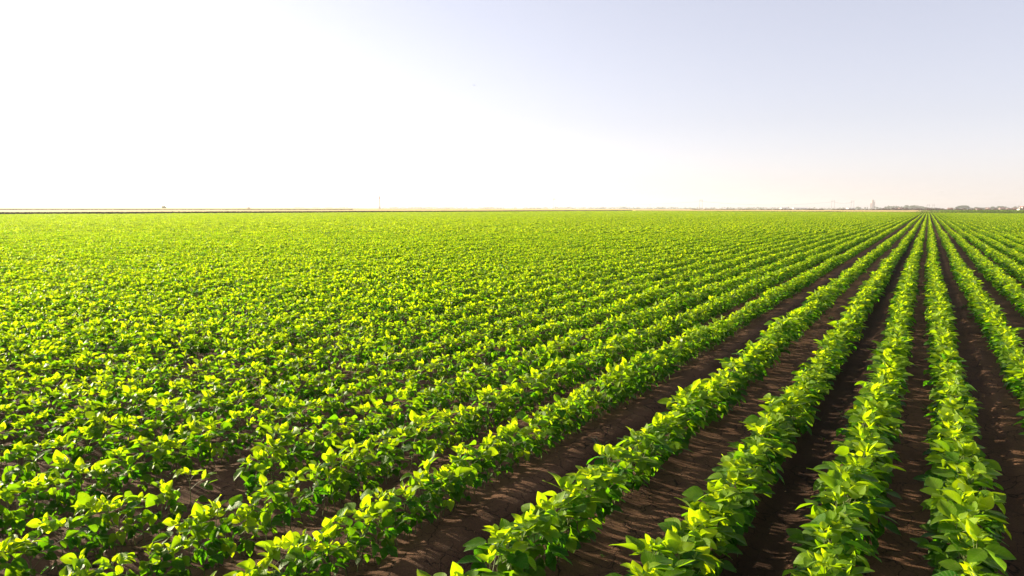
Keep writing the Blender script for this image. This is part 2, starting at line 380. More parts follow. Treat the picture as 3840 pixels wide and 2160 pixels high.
def tube_np(V, F, pts, radii, n):
    base = sum(len(a) for a in V)
    pts = [np.array(p, float) for p in pts]; ring = []
    for k, p in enumerate(pts):
        a = pts[max(k - 1, 0)]; b = pts[min(k + 1, len(pts) - 1)]; d = b - a; d = d / (np.linalg.norm(d) + 1e-9)
        h = np.array([1, 0, 0]) if abs(d[0]) < 0.8 else np.array([0, 1, 0]); e = np.cross(d, h); e /= np.linalg.norm(e); f = np.cross(d, e)
        for j in range(n):
            t = 2 * math.pi * j / n; ring.append(p + radii[k] * (math.cos(t) * e + math.sin(t) * f))
    V.append(np.array(ring)); fs = []
    for k in range(len(pts) - 1):
        for j in range(n):
            fs.append([base + k * n + j, base + k * n + (j + 1) % n, base + (k + 1) * n + (j + 1) % n, base + (k + 1) * n + j])
    F.append(np.array(fs))

def make_plant(seed, lod, off=(0, 0), fol=None, SV=None, SF=None, sc=1.0, rot=0.0, lean=None):
    rng = random.Random(seed)
    fol = fol or Foliage(lod); SV = [] if SV is None else SV; SF = [] if SF is None else SF
    Ht = rng.uniform(0.26, 0.335) * sc; ox, oy = off
    lx, ly = (rng.uniform(-.035, .035), rng.uniform(-.035, .035))
    n = rng.choice([7, 8, 8, 9]) if lod < 2 else 7
    plane = rng.uniform(0, math.pi * 2) + rot
    def stem(t):
        return np.array([ox + lx * t ** 1.5 + 0.006 * math.sin(t * 9 + seed), oy + ly * t ** 1.5 + 0.006 * math.cos(t * 8 + seed), Ht * t])
    if lod < 2: tube_np(SV, SF, [stem(t) for t in (0, .3, .6, 1)], [.0032, .0028, .0022, .0012], 5 if lod == 0 else 3)
    for i in range(n):
        t = 0.26 + 0.74 * i / (n - 1); a = t
        az = plane + (math.pi if i % 2 else 0) + rng.gauss(0, 0.5)
        p0 = stem(t)
        top = i / (n - 1)
        if i == n - 1: pl, el, size, pit = 0.018, 1.2, rng.uniform(.030, .045), rng.uniform(.7, 1.3)
        elif i == n - 2: pl, el, size, pit = rng.uniform(.035, .055), rng.uniform(.8, 1.2), rng.uniform(.055, .080), rng.uniform(.3, 1.3)
        elif i >= n - 4: pl, el, size, pit = rng.uniform(.075, .115), rng.uniform(.6, 1.15), rng.uniform(.066, .098), rng.uniform(-.4, .65)
        elif i >= 1: pl, el, size, pit = rng.uniform(.08, .13), rng.uniform(.15, .6), rng.uniform(.060, .085), rng.uniform(-.7, .1)
        else: pl, el, size, pit = rng.uniform(.03, .06), rng.uniform(-.1, .3), rng.uniform(.038, .052), rng.uniform(-.6, .0)
        pl *= sc * 0.82; size *= sc * (1.35 if lod == 2 else 1.02)
        d = np.array([math.cos(az) * math.cos(el), math.sin(az) * math.cos(el), math.sin(el)])
        p1 = p0 + d * pl; p1[2] = max(p1[2], 0.03)
        if lod < 2:
            pm = p0 + d * pl * .5 + np.array([0, 0, .006]); tube_np(SV, SF, [p0, pm, p1], [.0014, .0012, .0010], 4 if lod == 0 else 3)
        if lod == 2: pit += .22
        tint = min(1, max(0, (0.14 if lod == 2 else 0.02) + 0.72 * top ** 2.2 + rng.gauss(0, .13)))  # leaf age plus painted shade low down; far rows painted brighter, as sunlit
        hz = az if i >= 1 else az
        for k, da in enumerate((0, 1.25, -1.25)):
            if i == 0 and k: continue
            dz = da + rng.gauss(0, .18)
            pk = pit + rng.gauss(0, .28) if k else pit + rng.gauss(0, .15)
            lk = size * (1.08 if k == 0 else rng.uniform(.82, 1.0))
            b = p1 + (d * 0.014 * sc if k == 0 else 0)
            fol.leaf(b, hz + dz, pk, rng.gauss(0, .42), lk, rng.uniform(.05, .55), rng.uniform(-.05, .45), tint + rng.gauss(0, .04), rng, rng.uniform(.9, 1.12) * (1.12 if i == 0 else 1))
        if i == 0:
            fol.leaf(p0, az + math.pi, pit, rng.gauss(0, .3), size, .1, .2, tint, rng, 1.1)
    return fol, SV, SF

def fol_mesh(name, fol):
    V, F, uv, t = fol.arrays()
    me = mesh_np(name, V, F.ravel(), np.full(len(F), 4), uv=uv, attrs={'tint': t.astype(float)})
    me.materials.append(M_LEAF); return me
def stem_mesh(name, SV, SF):
    V = np.concatenate(SV); F = np.concatenate(SF)
    me = mesh_np(name, V, F.ravel(), np.full(len(F), 4)); me.materials.append(M_STEM); return me

# every plant position in the field, row by row
rs = np.random.RandomState(11)
STEP = 0.062
NEAR, MID = 15.0, 48.0
PU, PV = [], []
for v in ROWS:
    if v < -60 or v > 40: continue
    u = np.arange(-6 + rs.rand() * STEP, 75, STEP); u = u + rs.uniform(-.022, .022, len(u))
    PU.append(u); PV.append(v + rs.normal(0, .014, len(u)) + 0.035 * (smooth_noise(u, np.full(len(u), v * 5), 21, 1.3) - .5) + 0.09 * (smooth_noise(u, np.full(len(u), v * .1), 22, 9.0) - .5))
rowid = np.concatenate([np.full(len(a), i) for i, a in enumerate(PU)])
PU = np.concatenate(PU); PV = np.concatenate(PV)
PZ = soil_z(PU, PV) - 0.004
PX = DIR.x * PU + NRM.x * PV; PY = DIR.y * PU + NRM.y * PV
vig = 0.82 + 0.20 * smooth_noise(PU, PV, 31, 1.6) + 0.12 * smooth_noise(PU, np.round(PV / .35) * 4.0, 34, 2.5) + 0.10 * smooth_noise(PU, PV, 32, 6.0)
# the crop left of the wheel track stands a little thinner, as in the photograph
thin = np.clip((-1.5 - PV) / 3.0, 0, 1)
keep = rs.rand(len(PU)) > (0.03 + 0.02 * thin * np.clip(1 - PU / 30, 0, 1))
keep &= ~((smooth_noise(PU, PV, 33, 0.45) < 0.07) & (rs.rand(len(PU)) < 0.8))
sx, sy, sz = cam_proj(np.stack([PX, PY, PZ + 0.15], 1))
marg = np.minimum(2.8 * F_PX / np.maximum(sz, .2), 5000)
keep &= (sz > 0.5) & (sx > -marg) & (sx < 1024 + marg * .7) & (sy < 576 + marg * 1.0) & (sz < MID)
keep &= ~((np.hypot(PX, PY) < 0.9))
PU, PV, PX, PY, PZ, vig, rowid, sx, sy, sz = [a[keep] for a in (PU, PV, PX, PY, PZ, vig, rowid, sx, sy, sz)]
scl = vig * rs.uniform(.88, 1.12, len(PU)); rotz = rs.uniform(0, 2 * math.pi, len(PU))
wide = 1.22 - 0.27 * np.clip((-1.6 - PV) / 1.0, 0, 1)      # fuller rows on the right, narrower on the left
tlx = rs.normal(0, .07, len(PU)); tly = rs.normal(0, .07, len(PU))

NV = 14
plants = [make_plant(100 + k, 0) for k in range(NV)]
fol_me = [fol_mesh('foliage', p[0]) for p in plants]; stem_me = [stem_mesh('stem', p[1], p[2]) for p in plants]

# the 300 plants that show largest: each one a thing of its own
sx0, sy0, sz0 = cam_proj(np.stack([PX, PY, PZ + 0.02], 1))
vis = (sx > 2) & (sx < 1022) & (sy0 < 600) & (sy < 574)
order = np.argsort(np.where(vis, sz, 1e9))[:300]
single = np.zeros(len(PU), bool); single[order] = True
ORD = ['first', 'second', 'third', 'fourth', 'fifth', 'sixth', 'seventh', 'eighth', 'ninth', 'tenth', 'eleventh', 'twelfth', 'thirteenth',
       'fourteenth', 'fifteenth', 'sixteenth', 'seventeenth', 'eighteenth', 'nineteenth']
TENS = {2: 'twenty', 3: 'thirty', 4: 'forty', 5: 'fifty', 6: 'sixty', 7: 'seventy'}
TENTH = {2: 'twentieth', 3: 'thirtieth', 4: 'fortieth', 5: 'fiftieth', 6: 'sixtieth', 7: 'seventieth'}
def ordinal(n):
    if n <= 19: return ORD[n - 1]
    t, r = divmod(n, 10); return TENTH[t] if r == 0 else TENS[t] + '-' + ORD[r - 1]
rows_used = sorted(set(rowid[single]), reverse=True)
first = {}
for ri, r in enumerate(rows_used):
    ids = [i for i in np.where(single & (rowid == r))[0]]; ids.sort(key=lambda i: PU[i])
    for k, i in enumerate(ids):
        vk = i % NV
        root = empty('soybean_plant', (PX[i], PY[i], PZ[i]), rotz[i])
        root.rotation_euler = (tlx[i], tly[i], rotz[i]); root.scale = (scl[i] * wide[i], scl[i] * wide[i], scl[i])
        size = 'tall' if scl[i] > 1.06 else ('small' if scl[i] < 0.93 else 'mid-sized')
        rowname = 'rightmost foreground row' if ri == 0 else ordinal(ri + 1) + ' foreground row from the right'
        tag(root, '%s soybean plant, %s from the near end of the %s' % (size, ordinal(k + 1), rowname), 'soybean plant', 'soybean plants nearest the camera')
        if vk in first:
            f = first[vk][0].copy(); s = first[vk][1].copy(); COL.objects.link(f); COL.objects.link(s)
        else:
            f = link('foliage', fol_me[vk]); s = link('stem', stem_me[vk]); first[vk] = (f, s)
        f.parent = root; s.parent = root

# ------------------------------------------------------------------ the rest of the crop: one object, instanced plants and row pieces
parts_V, parts_F, parts_uv, parts_t, parts_tm, parts_mi = [], [], [], [], [], []
cnt = 0
def add_tpl(k, fol, SV, SF):
    global cnt
    V, F, uv, t = fol.arrays()
    parts_V.append(V); parts_F.append(F + cnt); parts_uv.append(uv); parts_t.append(t); parts_tm.append(np.full(len(V), k)); parts_mi.append(np.zeros(len(F)))
    cnt += len(V)
    if SV:
        V = np.concatenate(SV); F = np.concatenate(SF)
        parts_V.append(V); parts_F.append(F + cnt); parts_uv.append(np.zeros((len(V), 2))); parts_t.append(np.zeros(len(V))); parts_tm.append(np.full(len(V), k)); parts_mi.append(np.ones(len(F)))
        cnt += len(V)
for k in range(NV): add_tpl(k, *plants[k])
for k in range(10): add_tpl(NV + k, *make_plant(300 + k, 1))
SEG = 4.0; NSEG = 5
for k in range(NSEG):       # row pieces run along local +Y
    fol = Foliage(2); rng = random.Random(900 + k); y = 0.0; j = 0
    while y < SEG:
        if rng.random() > 0.03:
            make_plant(2000 + k * 100 + j, 2, (rng.gauss(0, .02), y), fol, [], [], rng.uniform(.85, 1.15) * (0.95 + .12 * math.sin(y * 2.3 + k)))
        y += 0.092 + rng.uniform(-.02, .02); j += 1
    add_tpl(NV + 10 + k, fol, [], [])
m = ~single; near = m & (sz < NEAR); mid = m & (sz >= NEAR)
pick = np.where(sz < NEAR, rs.randint(0, NV, len(PU)), NV + rs.randint(0, 10, len(PU)))
ppos = [np.stack([PX, PY, PZ], 1)[m]]; ppick = [pick[m]]; prot = [np.stack([tlx, tly, rotz], 1)[m]]; pscl = [np.stack([scl * wide, scl * wide, scl], 1)[m]]
for v in ROWS:              # far pieces
    u = np.arange(-20 + rs.rand() * SEG, u_end(v) - SEG * rs.uniform(.6, 1.0), SEG)
    if v < -181.5: continue
    x = DIR.x * (u + SEG / 2) + NRM.x * v; y = DIR.y * (u + SEG / 2) + NRM.y * v
    a, b, c = cam_proj(np.stack([x, y, np.zeros(len(x))], 1))
    mg = 6 * F_PX / np.maximum(c, 1)
    k = (c >= MID) & (a > -mg - 20) & (a < 1044 + mg); u = u[k]
    if not len(u): continue
    flip = rs.rand(len(u)) < .5; uu = np.where(flip, u + SEG, u)
    x = DIR.x * uu + NRM.x * v; y = DIR.y * uu + NRM.y * v
    ppos.append(np.stack([x, y, np.zeros(len(x))], 1)); ppick.append(NV + 10 + rs.randint(0, NSEG, len(u)))
    prot.append(np.stack([np.zeros(len(u)), np.zeros(len(u)), -PHI + np.where(flip, math.pi, 0)], 1))
    hh = 0.70 + 0.26 * smooth_noise(u, np.full(len(u), v), 41, 14) + 0.30 * smooth_noise(u, np.full(len(u), v * 9), 42, 9) + 0.08 * rs.rand(len(u))
    pscl.append(np.stack([np.full(len(u), 1.0) * (1.10 + .15 * rs.rand(len(u))), np.ones(len(u)), hh], 1))
ppos = np.concatenate(ppos); ppick = np.concatenate(ppick); prot = np.concatenate(prot); pscl = np.concatenate(pscl)
TV = np.concatenate(parts_V); TF = np.concatenate(parts_F); nT = len(TV); nP = len(ppos)
allV = np.concatenate([TV, ppos])
UVa = np.concatenate([np.concatenate(parts_uv), np.zeros((nP, 2))])
crop_me = mesh_np('soybean_crop', allV, TF.ravel(), np.full(len(TF), 4), mat_idx=np.concatenate(parts_mi), uv=UVa, attrs={
    'tint': np.concatenate([np.concatenate(parts_t), np.zeros(nP)]).astype(float),
    'tmpl': np.concatenate([np.concatenate(parts_tm), np.full(nP, -1)]).astype(int),
    'pick': np.concatenate([np.full(nT, -1), ppick]).astype(int),
    'rot': np.concatenate([np.zeros((nT, 3)), prot]), 'scl': np.concatenate([np.ones((nT, 3)), pscl])})
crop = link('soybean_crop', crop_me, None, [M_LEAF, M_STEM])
tag(crop, 'long converging rows of bright green soybean plants filling the whole field', 'soybean crop', kind='stuff')
print('crop instances', nP, 'singles', int(single.sum()), 'template faces', len(TF))

def instancer(o, K):
    ng = bpy.data.node_groups.new('place_' + o.name, 'GeometryNodeTree')
    ng.interface.new_socket('Geometry', in_out='INPUT', socket_type='NodeSocketGeometry')
    ng.interface.new_socket('Geometry', in_out='OUTPUT', socket_type='NodeSocketGeometry')
    gi = ng.nodes.new('NodeGroupInput'); go = ng.nodes.new('NodeGroupOutput'); L = ng.links
    def attr(nm, t):
        a = ng.nodes.new('GeometryNodeInputNamedAttribute'); a.data_type = t; a.inputs['Name'].default_value = nm; return a.outputs['Attribute']
    tm = attr('tmpl', 'INT'); pk = attr('pick', 'INT'); ro = attr('rot', 'FLOAT_VECTOR'); sc = attr('scl', 'FLOAT_VECTOR')
    e2r = ng.nodes.new('FunctionNodeEulerToRotation'); L.new(ro, e2r.inputs[0])
    join = ng.nodes.new('GeometryNodeJoinGeometry')
    for k in range(K):
        outs = []
        for src in (tm, pk):
            cmp_ = ng.nodes.new('FunctionNodeCompare'); cmp_.data_type = 'INT'; cmp_.operation = 'EQUAL'
            ii = [s for s in cmp_.inputs if s.type == 'INT']; L.new(src, ii[0]); ii[1].default_value = k
            sep = ng.nodes.new('GeometryNodeSeparateGeometry'); sep.domain = 'POINT'
            L.new(gi.outputs[0], sep.inputs[0]); L.new(cmp_.outputs[0], sep.inputs[1]); outs.append(sep.outputs[0])
        iop = ng.nodes.new('GeometryNodeInstanceOnPoints')
        L.new(outs[1], iop.inputs['Points']); L.new(outs[0], iop.inputs['Instance'])
        L.new(e2r.outputs[0], iop.inputs['Rotation']); L.new(sc, iop.inputs['Scale'])
        L.new(iop.outputs[0], join.inputs[0])
    L.new(join.outputs[0], go.inputs[0])
    md = o.modifiers.new('place', 'NODES'); md.node_group = ng
instancer(crop, NV + 10 + NSEG)

# ------------------------------------------------------------------ weeds and fallen leaves on the soil
WEEDS = [(3607, 1141, .16, 'dark weed tuft crowding the soil between two rows at the right'), (3640, 1178, .12, 'small weed tuft right below the larger dark weed tuft'),
         (3461, 1164, .10, 'small broadleaf weed in the aisle left of the row below the vanishing point'), (3461, 1071, .10, 'little weed farther up the aisle left of the central right row'),
         (3119, 1182, .10, 'low weed beside the foot of a row, right of centre'), (3241, 1046, .10, 'tiny weed in the aisle, far up between two converging rows'),
         (3470, 1532, .09, 'dark withered weed clump touching the left side of the right row'), (3489, 1692, .08, 'sparse thin weed at the left foot of the big right row'),
         (2262, 2074, .05, 'tiny light green seedling on soil near the lower middle edge'), (1812, 2050, .04, 'tiny grey-green seedling on cracked soil at lower centre')]
for (x, y, h, lab) in WEEDS:
    p = ground_at(x, y + 18); rng = random.Random(x * 7 + y)
    root = empty('weed', p); tag(root, lab, 'weed', 'weeds between the crop rows')
    fol = Foliage(1); SV, SF = [], []
    for k in range(9 if h > .06 else 4):
        az = rng.uniform(0, 6.28); el = rng.uniform(.5, 1.4); Ls = h * rng.uniform(.5, 1)
        e = np.array([math.cos(az) * math.cos(el), math.sin(az) * math.cos(el), math.sin(el)]) * Ls
        tube_np(SV, SF, [np.zeros(3), e * .6, e], [.0015, .0012, .0008], 3)
        for j in range(5 if h > .06 else 2):
            fol.leaf(e * rng.uniform(.4, 1), rng.uniform(0, 6.28), rng.uniform(-.3, .8), rng.gauss(0, .4), h * rng.uniform(.16, .32), .2, .2, rng.random(), rng)
    V, F, uv, t = fol.arrays(); me = mesh_np('foliage', V, F.ravel(), np.full(len(F), 4), uv=uv, attrs={'tint': t.astype(float)})
    link('foliage', me, root, [M_WEED]); sme = mesh_np('stem', np.concatenate(SV), np.concatenate(SF).ravel(), np.full(len(np.concatenate(SF)), 4)); link('stem', sme, root, [M_STEM])
for (x, y, h, nb, lab) in [(2250, 1700, .20, 5, 'grass weed with long bent blades standing alone in the wide aisle'), (3088, 1655, .07, 5, 'thin grass sprout in the dark wheel track'),
                           (3151, 1555, .06, 4, 'short grass sprout on the lit edge of the wheel track')]:
    p = ground_at(x, y); root = empty('grass_weed', p); tag(root, lab, 'grass weed', 'weeds between the crop rows'); rng = random.Random(x)
    V, F = [], []
    for k in range(nb):
        az = rng.uniform(0, 6.28); pts = []; b = sum(len(a) for a in V); vv = []
        for s in np.linspace(0, 1, 6):
            r = h * (.55 * s ** 1.6); z = h * (s - .35 * s ** 2.5); w = .004 * (1 - s ** 2) * (h / .15) ** .4 + .0004
            c = np.array([math.cos(az) * r, math.sin(az) * r, z]); n = np.array([-math.sin(az), math.cos(az), 0]) * w
            vv += [c - n, c + n]
        V.append(np.array(vv)); F.append(np.array([[b + 2 * j, b + 2 * j + 1, b + 2 * j + 3, b + 2 * j + 2] for j in range(5)]))
    V = np.concatenate(V); F = np.concatenate(F)
    link('blades', mesh_np('blades', V, F.ravel(), np.full(len(F), 4), uv=np.zeros((len(V), 2)), attrs={'tint': np.full(len(V), .5)}), root, [M_WEED])
# scattered dry leaf scraps and husks
rng = random.Random(5); fol = Foliage(1)
for k in range(260):
    u = rng.uniform(2.5, 14); v = rng.uniform(-9, 1.6)
    x, y = uv2w(u, v); z = float(soil_z(u, v))
    fol.leaf((x, y, z + .004), rng.uniform(0, 6.28), rng.uniform(-.1, .35), rng.gauss(0, .3), rng.uniform(.008, .028), rng.uniform(.2, .9), rng.uniform(0, .6), rng.random(), rng, rng.uniform(.5, 1.1))
V, F, uv, t = fol.arrays()
lit = link('leaf_litter', mesh_np('leaf_litter', V, F.ravel(), np.full(len(F), 4)), None, [M_HUSK])
tag(lit, 'tiny pale dry leaf scraps scattered over the soil between rows', 'leaf litter', kind='stuff')

# taller weeds that stick out of the far crop
for (x, D, w, h, lab) in [(1817, 175, 1.2, .62, 'dark green weed patch rising above the crop, centre, far off'), (2499, 250, 2.2, .60, 'wide low weed patch near the far field edge right of centre'),
                          (1200, 120, 1.0, .48, 'faint weed tuft in the far crop left of centre'), (2629, 300, 2.0, .75, 'weed tuft touching the field edge below the faint double pole')]:
    root = empty('tall_weed', far_at(x, D)); tag(root, lab, 'weed', 'weeds sticking out of the far crop'); rng = random.Random(x)
    fol = Foliage(1); SV, SF = [], []
    for k in range(160):
        a = rng.uniform(0, 6.28); r = rng.random() ** .5 * w / 2; z = h * rng.uniform(.4, 1) * (1 - .4 * (2 * r / w) ** 2)
        fol.leaf((r * math.cos(a), r * math.sin(a), z), rng.uniform(0, 6.28), rng.uniform(-.2, 1.1), rng.gauss(0, .5), rng.uniform(.07, .13), .2, .2, rng.random(), rng)
    for k in range(10):
        a = rng.uniform(0, 6.28); r = rng.random() * w / 2; tube_np(SV, SF, [np.array([r * math.cos(a), r * math.sin(a), 0]), np.array([r * math.cos(a), r * math.sin(a), h * .8])], [.006, .003], 4)
    V, F, uv, t = fol.arrays(); link('foliage', mesh_np('foliage', V, F.ravel(), np.full(len(F), 4), uv=uv, attrs={'tint': t.astype(float)}), root, [M_WEED])
    F = np.concatenate(SF); link('stem', mesh_np('stem', np.concatenate(SV), F.ravel(), np.full(len(F), 4)), root, [M_STEM])

# ------------------------------------------------------------------ wheat, corn, farmland
def slab(name, A, B, C, D, h, nu, nv, mat, side=None, jit=.06, seed=0, z0=-.05, fringe=0, fr_h=.12):
    """standing crop over the quad A-B (near edge) / D-C (far edge), with an uneven top and closed sides"""
    rsn = np.random.RandomState(seed)
    s = np.linspace(0, 1, nu + 1)[:, None, None]; t = (np.linspace(0, 1, nv + 1) ** 2)[None, :, None]
    A, B, C, D = [np.array(p, float)[None, None, :] for p in (A, B, C, D)]
    P = (A * (1 - s) + B * s) * (1 - t) + (D * (1 - s) + C * s) * t
    z = h + rsn.uniform(-jit, jit, P.shape[:2]) + jit * 1.5 * (smooth_noise(P[..., 0], P[..., 1], seed + 1, 17) - .5)
    top = np.concatenate([P, z[..., None]], -1); bot = top.copy(); bot[..., 2] = z0
    V = np.concatenate([top.reshape(-1, 3), bot.reshape(-1, 3)]); n = (nu + 1) * (nv + 1); i = np.arange(n).reshape(nu + 1, nv + 1)
    F = [np.stack([i[:-1, :-1], i[1:, :-1], i[1:, 1:], i[:-1, 1:]], -1).reshape(-1, 4)]; nt_ = len(F[0])
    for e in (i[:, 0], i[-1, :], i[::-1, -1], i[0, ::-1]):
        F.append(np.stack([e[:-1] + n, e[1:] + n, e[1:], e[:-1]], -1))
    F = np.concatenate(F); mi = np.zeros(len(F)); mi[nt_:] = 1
    sizes = np.full(len(F), 4); flat = F.ravel()
    if fringe:               # single stalks and ears along the near edge
        a = A.ravel(); b = B.ravel(); s_ = rsn.rand(fringe); d = rsn.uniform(-.5, .1, fringe)
        base = a[None] * (1 - s_[:, None]) + b[None] * s_[:, None]; nn = (b - a) / np.linalg.norm(b - a); nn2 = np.array([nn[1], -nn[0]])
        if nn2 @ -a > 0: pass
        else: nn2 = -nn2
        base = base + nn2[None] * rsn.uniform(0, .5, fringe)[:, None]
        hh = h + rsn.uniform(-.25, fr_h, fringe); w = .06
        lx_ = rsn.normal(0, .05, (fringe, 2))
        v1 = np.concatenate([base - nn * w, np.full((fringe, 1), z0)], 1); v2 = np.concatenate([base + nn * w, np.full((fringe, 1), z0)], 1)
        v3 = np.concatenate([base + lx_ + nn * w * .7, hh[:, None]], 1); v4 = np.concatenate([base + lx_ - nn * w * .7, hh[:, None]], 1)
        b0 = len(V); V = np.concatenate([V, np.stack([v1, v2, v3, v4], 1).reshape(-1, 3)])
        Fq = (np.arange(fringe * 4).reshape(-1, 4) + b0); F = np.concatenate([F, Fq]); mi = np.concatenate([mi, np.ones(fringe)])
        sizes = np.full(len(F), 4); flat = F.ravel()
    me = mesh_np(name, V, flat, sizes, mat_idx=mi, smooth=False)
    return link(name, me, None, [mat, side or mat])

def sheet(name, pts, z, mat, label):
    me = bpy.data.meshes.new(name); me.from_pydata([(x, y, z) for x, y in pts], [], [tuple(range(len(pts)))]); me.update()
    o = link(name, me, None, [mat])
    if me.polygons[0].normal.z < 0: me.flip_normals()
    return tag(o, label, 'land', kind='structure')
sheet('farmland', [(-8000, 100), (-420, 100), uv2w(150, -330), uv2w(480, -210), uv2w(480, -100), uv2w(440, 20), uv2w(420, 400), (5000, 900), (9000, 9000), (-8000, 9500)], .004, M_FARM, 'flat distant farmland reaching to the horizon behind the wheat')
c1 = uv2w(-60, -183.0); c2 = uv2w(470, -183.0)
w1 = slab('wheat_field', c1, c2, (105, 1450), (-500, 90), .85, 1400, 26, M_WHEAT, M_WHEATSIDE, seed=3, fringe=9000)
tag(w1, 'ripe golden wheat beyond the left edge of the soybean field, dark shaded front edge', 'wheat field', kind='stuff')
e1 = uv2w(472, -181); e2 = (.652 * 352, 352)
w2 = slab('wheat_field', e1, e2, (.60 * 900, 900), (106, 1440), .62, 800, 30, M_WHEAT, M_WHEAT, seed=5, jit=.05, fringe=2000)
tag(w2, 'ripe pale golden wheat strip beyond the far end of the soybean rows', 'wheat field', kind='stuff')
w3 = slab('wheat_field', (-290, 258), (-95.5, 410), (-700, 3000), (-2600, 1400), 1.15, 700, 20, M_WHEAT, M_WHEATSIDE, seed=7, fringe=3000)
tag(w3, 'second, more distant golden wheat field at the left with its own dark front line', 'wheat field', kind='stuff')
g1 = slab('green_crop_strip', (-175, 760), (15, 1100), (15, 1160), (-185, 790), .75, 300, 4, M_WHEATSIDE, M_WHEATSIDE, seed=9, jit=.25)
tag(g1, 'thin dull green strip behind the golden wheat, left of centre', 'green strip', kind='stuff')

# dark verge of low plants at the far end of the rows and the corn at the right: leafy masses
def leafy_mass(name, path, depth, h0, h1, n, leafL, mat, seed, label, cat, wid=.35, pit=(.5, 1.4), stuffed=True):
    rsn = random.Random(seed); fol = Foliage(1); seglen = [math.dist(path[i], path[i + 1]) for i in range(len(path) - 1)]; tot = sum(seglen)
    for _ in range(n):
        s = rsn.random() * tot; i = 0
        while s > seglen[i] and i < len(seglen) - 1: s -= seglen[i]; i += 1
        f = s / seglen[i]; x = path[i][0] * (1 - f) + path[i + 1][0] * f; y = path[i][1] * (1 - f) + path[i + 1][1] * f
        dx, dy = path[i + 1][0] - path[i][0], path[i + 1][1] - path[i][1]; l = math.hypot(dx, dy); nx, ny = -dy / l, dx / l
        if ny < 0: nx, ny = -nx, -ny
        d = rsn.random() * depth; hh = (h0 + (h1 - h0) * float(smooth_noise(np.array([x]), np.array([y]), seed, 7.0)[0])) * rsn.uniform(.0, 1) ** .6
        fol.leaf((x + nx * d, y + ny * d, max(0, hh - leafL * .5)), rsn.uniform(0, 6.28), rsn.uniform(*pit), rsn.gauss(0, .6), leafL * rsn.uniform(.7, 1.3), .3, rsn.uniform(0, .8), rsn.random(), rsn, wid / .35)
    V, F, uv, t = fol.arrays(); o = link(name, mesh_np(name, V, F.ravel(), np.full(len(F), 4), uv=uv, attrs={'tint': t.astype(float)}), None, [mat])
    return tag(o, label, cat, kind='stuff')
leafy_mass('verge', [uv2w(469, -181), (.645 * 347, 347)], 3.5, .50, .68, 26000, .36, M_VERGE, 51, 'dark green weedy verge along the far end of the soybean rows', 'verge')
leafy_mass('corn_field', [(.640 * 352, 352), (.80 * 357, 357)], 28, 1.45, 1.7, 9000, .75, M_CORN, 52, 'taller green corn standing beyond the soybeans at the right edge', 'corn', wid=.12, pit=(.6, 1.5))
sheet('dirt_headland', [uv2w(342, 30), uv2w(335, 95), uv2w(455, 95), uv2w(425, 24)], .012, M_TRACK, 'sandy bare headland between the soybeans and the corn')

# brown dry scrub line
rng = random.Random(77); V, F = [], []
def clump_faces(V, F, c, rx, ry, rz, n, s, rng):
    b = sum(len(a) for a in V); vv = []; ff = []
    for k in range(n):
        a = rng.uniform(0, 6.28); q = rng.uniform(0, 1) ** .5; zz = rng.random(); rr = math.sqrt(max(0, 1 - zz * zz)) * q ** .4
        p = np.array([c[0] + rx * rr * math.cos(a), c[1] + ry * rr * math.sin(a), c[2] + rz * zz])
        d1 = np.array([rng.gauss(0, 1) for _ in range(3)]); d2 = np.array([rng.gauss(0, 1) for _ in range(3)]); d1 /= np.linalg.norm(d1); d2 /= np.linalg.norm(d2)
        L = s * rng.uniform(.6, 1.4); j = len(vv) + b
        vv += [p - d1 * L, p + d2 * L * .5, p + d1 * L, p - d2 * L * .5]; ff.append([j, j + 1, j + 2, j + 3])
    V.append(np.array(vv)); F.append(np.array(ff))
x = 2590
while x < 3830:
    D = 940
    hgt = (1.1 if x < 2900 else 1.5 if x < 3300 else 2.3) * rng.uniform(.55, 1.15) * 1.25
    p = far_at(x, D); w = px_w(rng.uniform(6, 14), D)
    if rng.random() > (.25 if x < 3150 else .04): clump_faces(V, F, (p.x, p.y + rng.uniform(-6, 6), 0), w, w, hgt, 130, .5, rng)
    x += rng.uniform(3.5, 7)
V = np.concatenate(V); F = np.concatenate(F)
o = link('dry_scrub', mesh_np('dry_scrub', V, F.ravel(), np.full(len(F), 4), smooth=False), None, [M_SCRUB])
tag(o, 'low band of rusty brown dry scrub between the pale wheat and distant trees', 'scrub', kind='stuff')

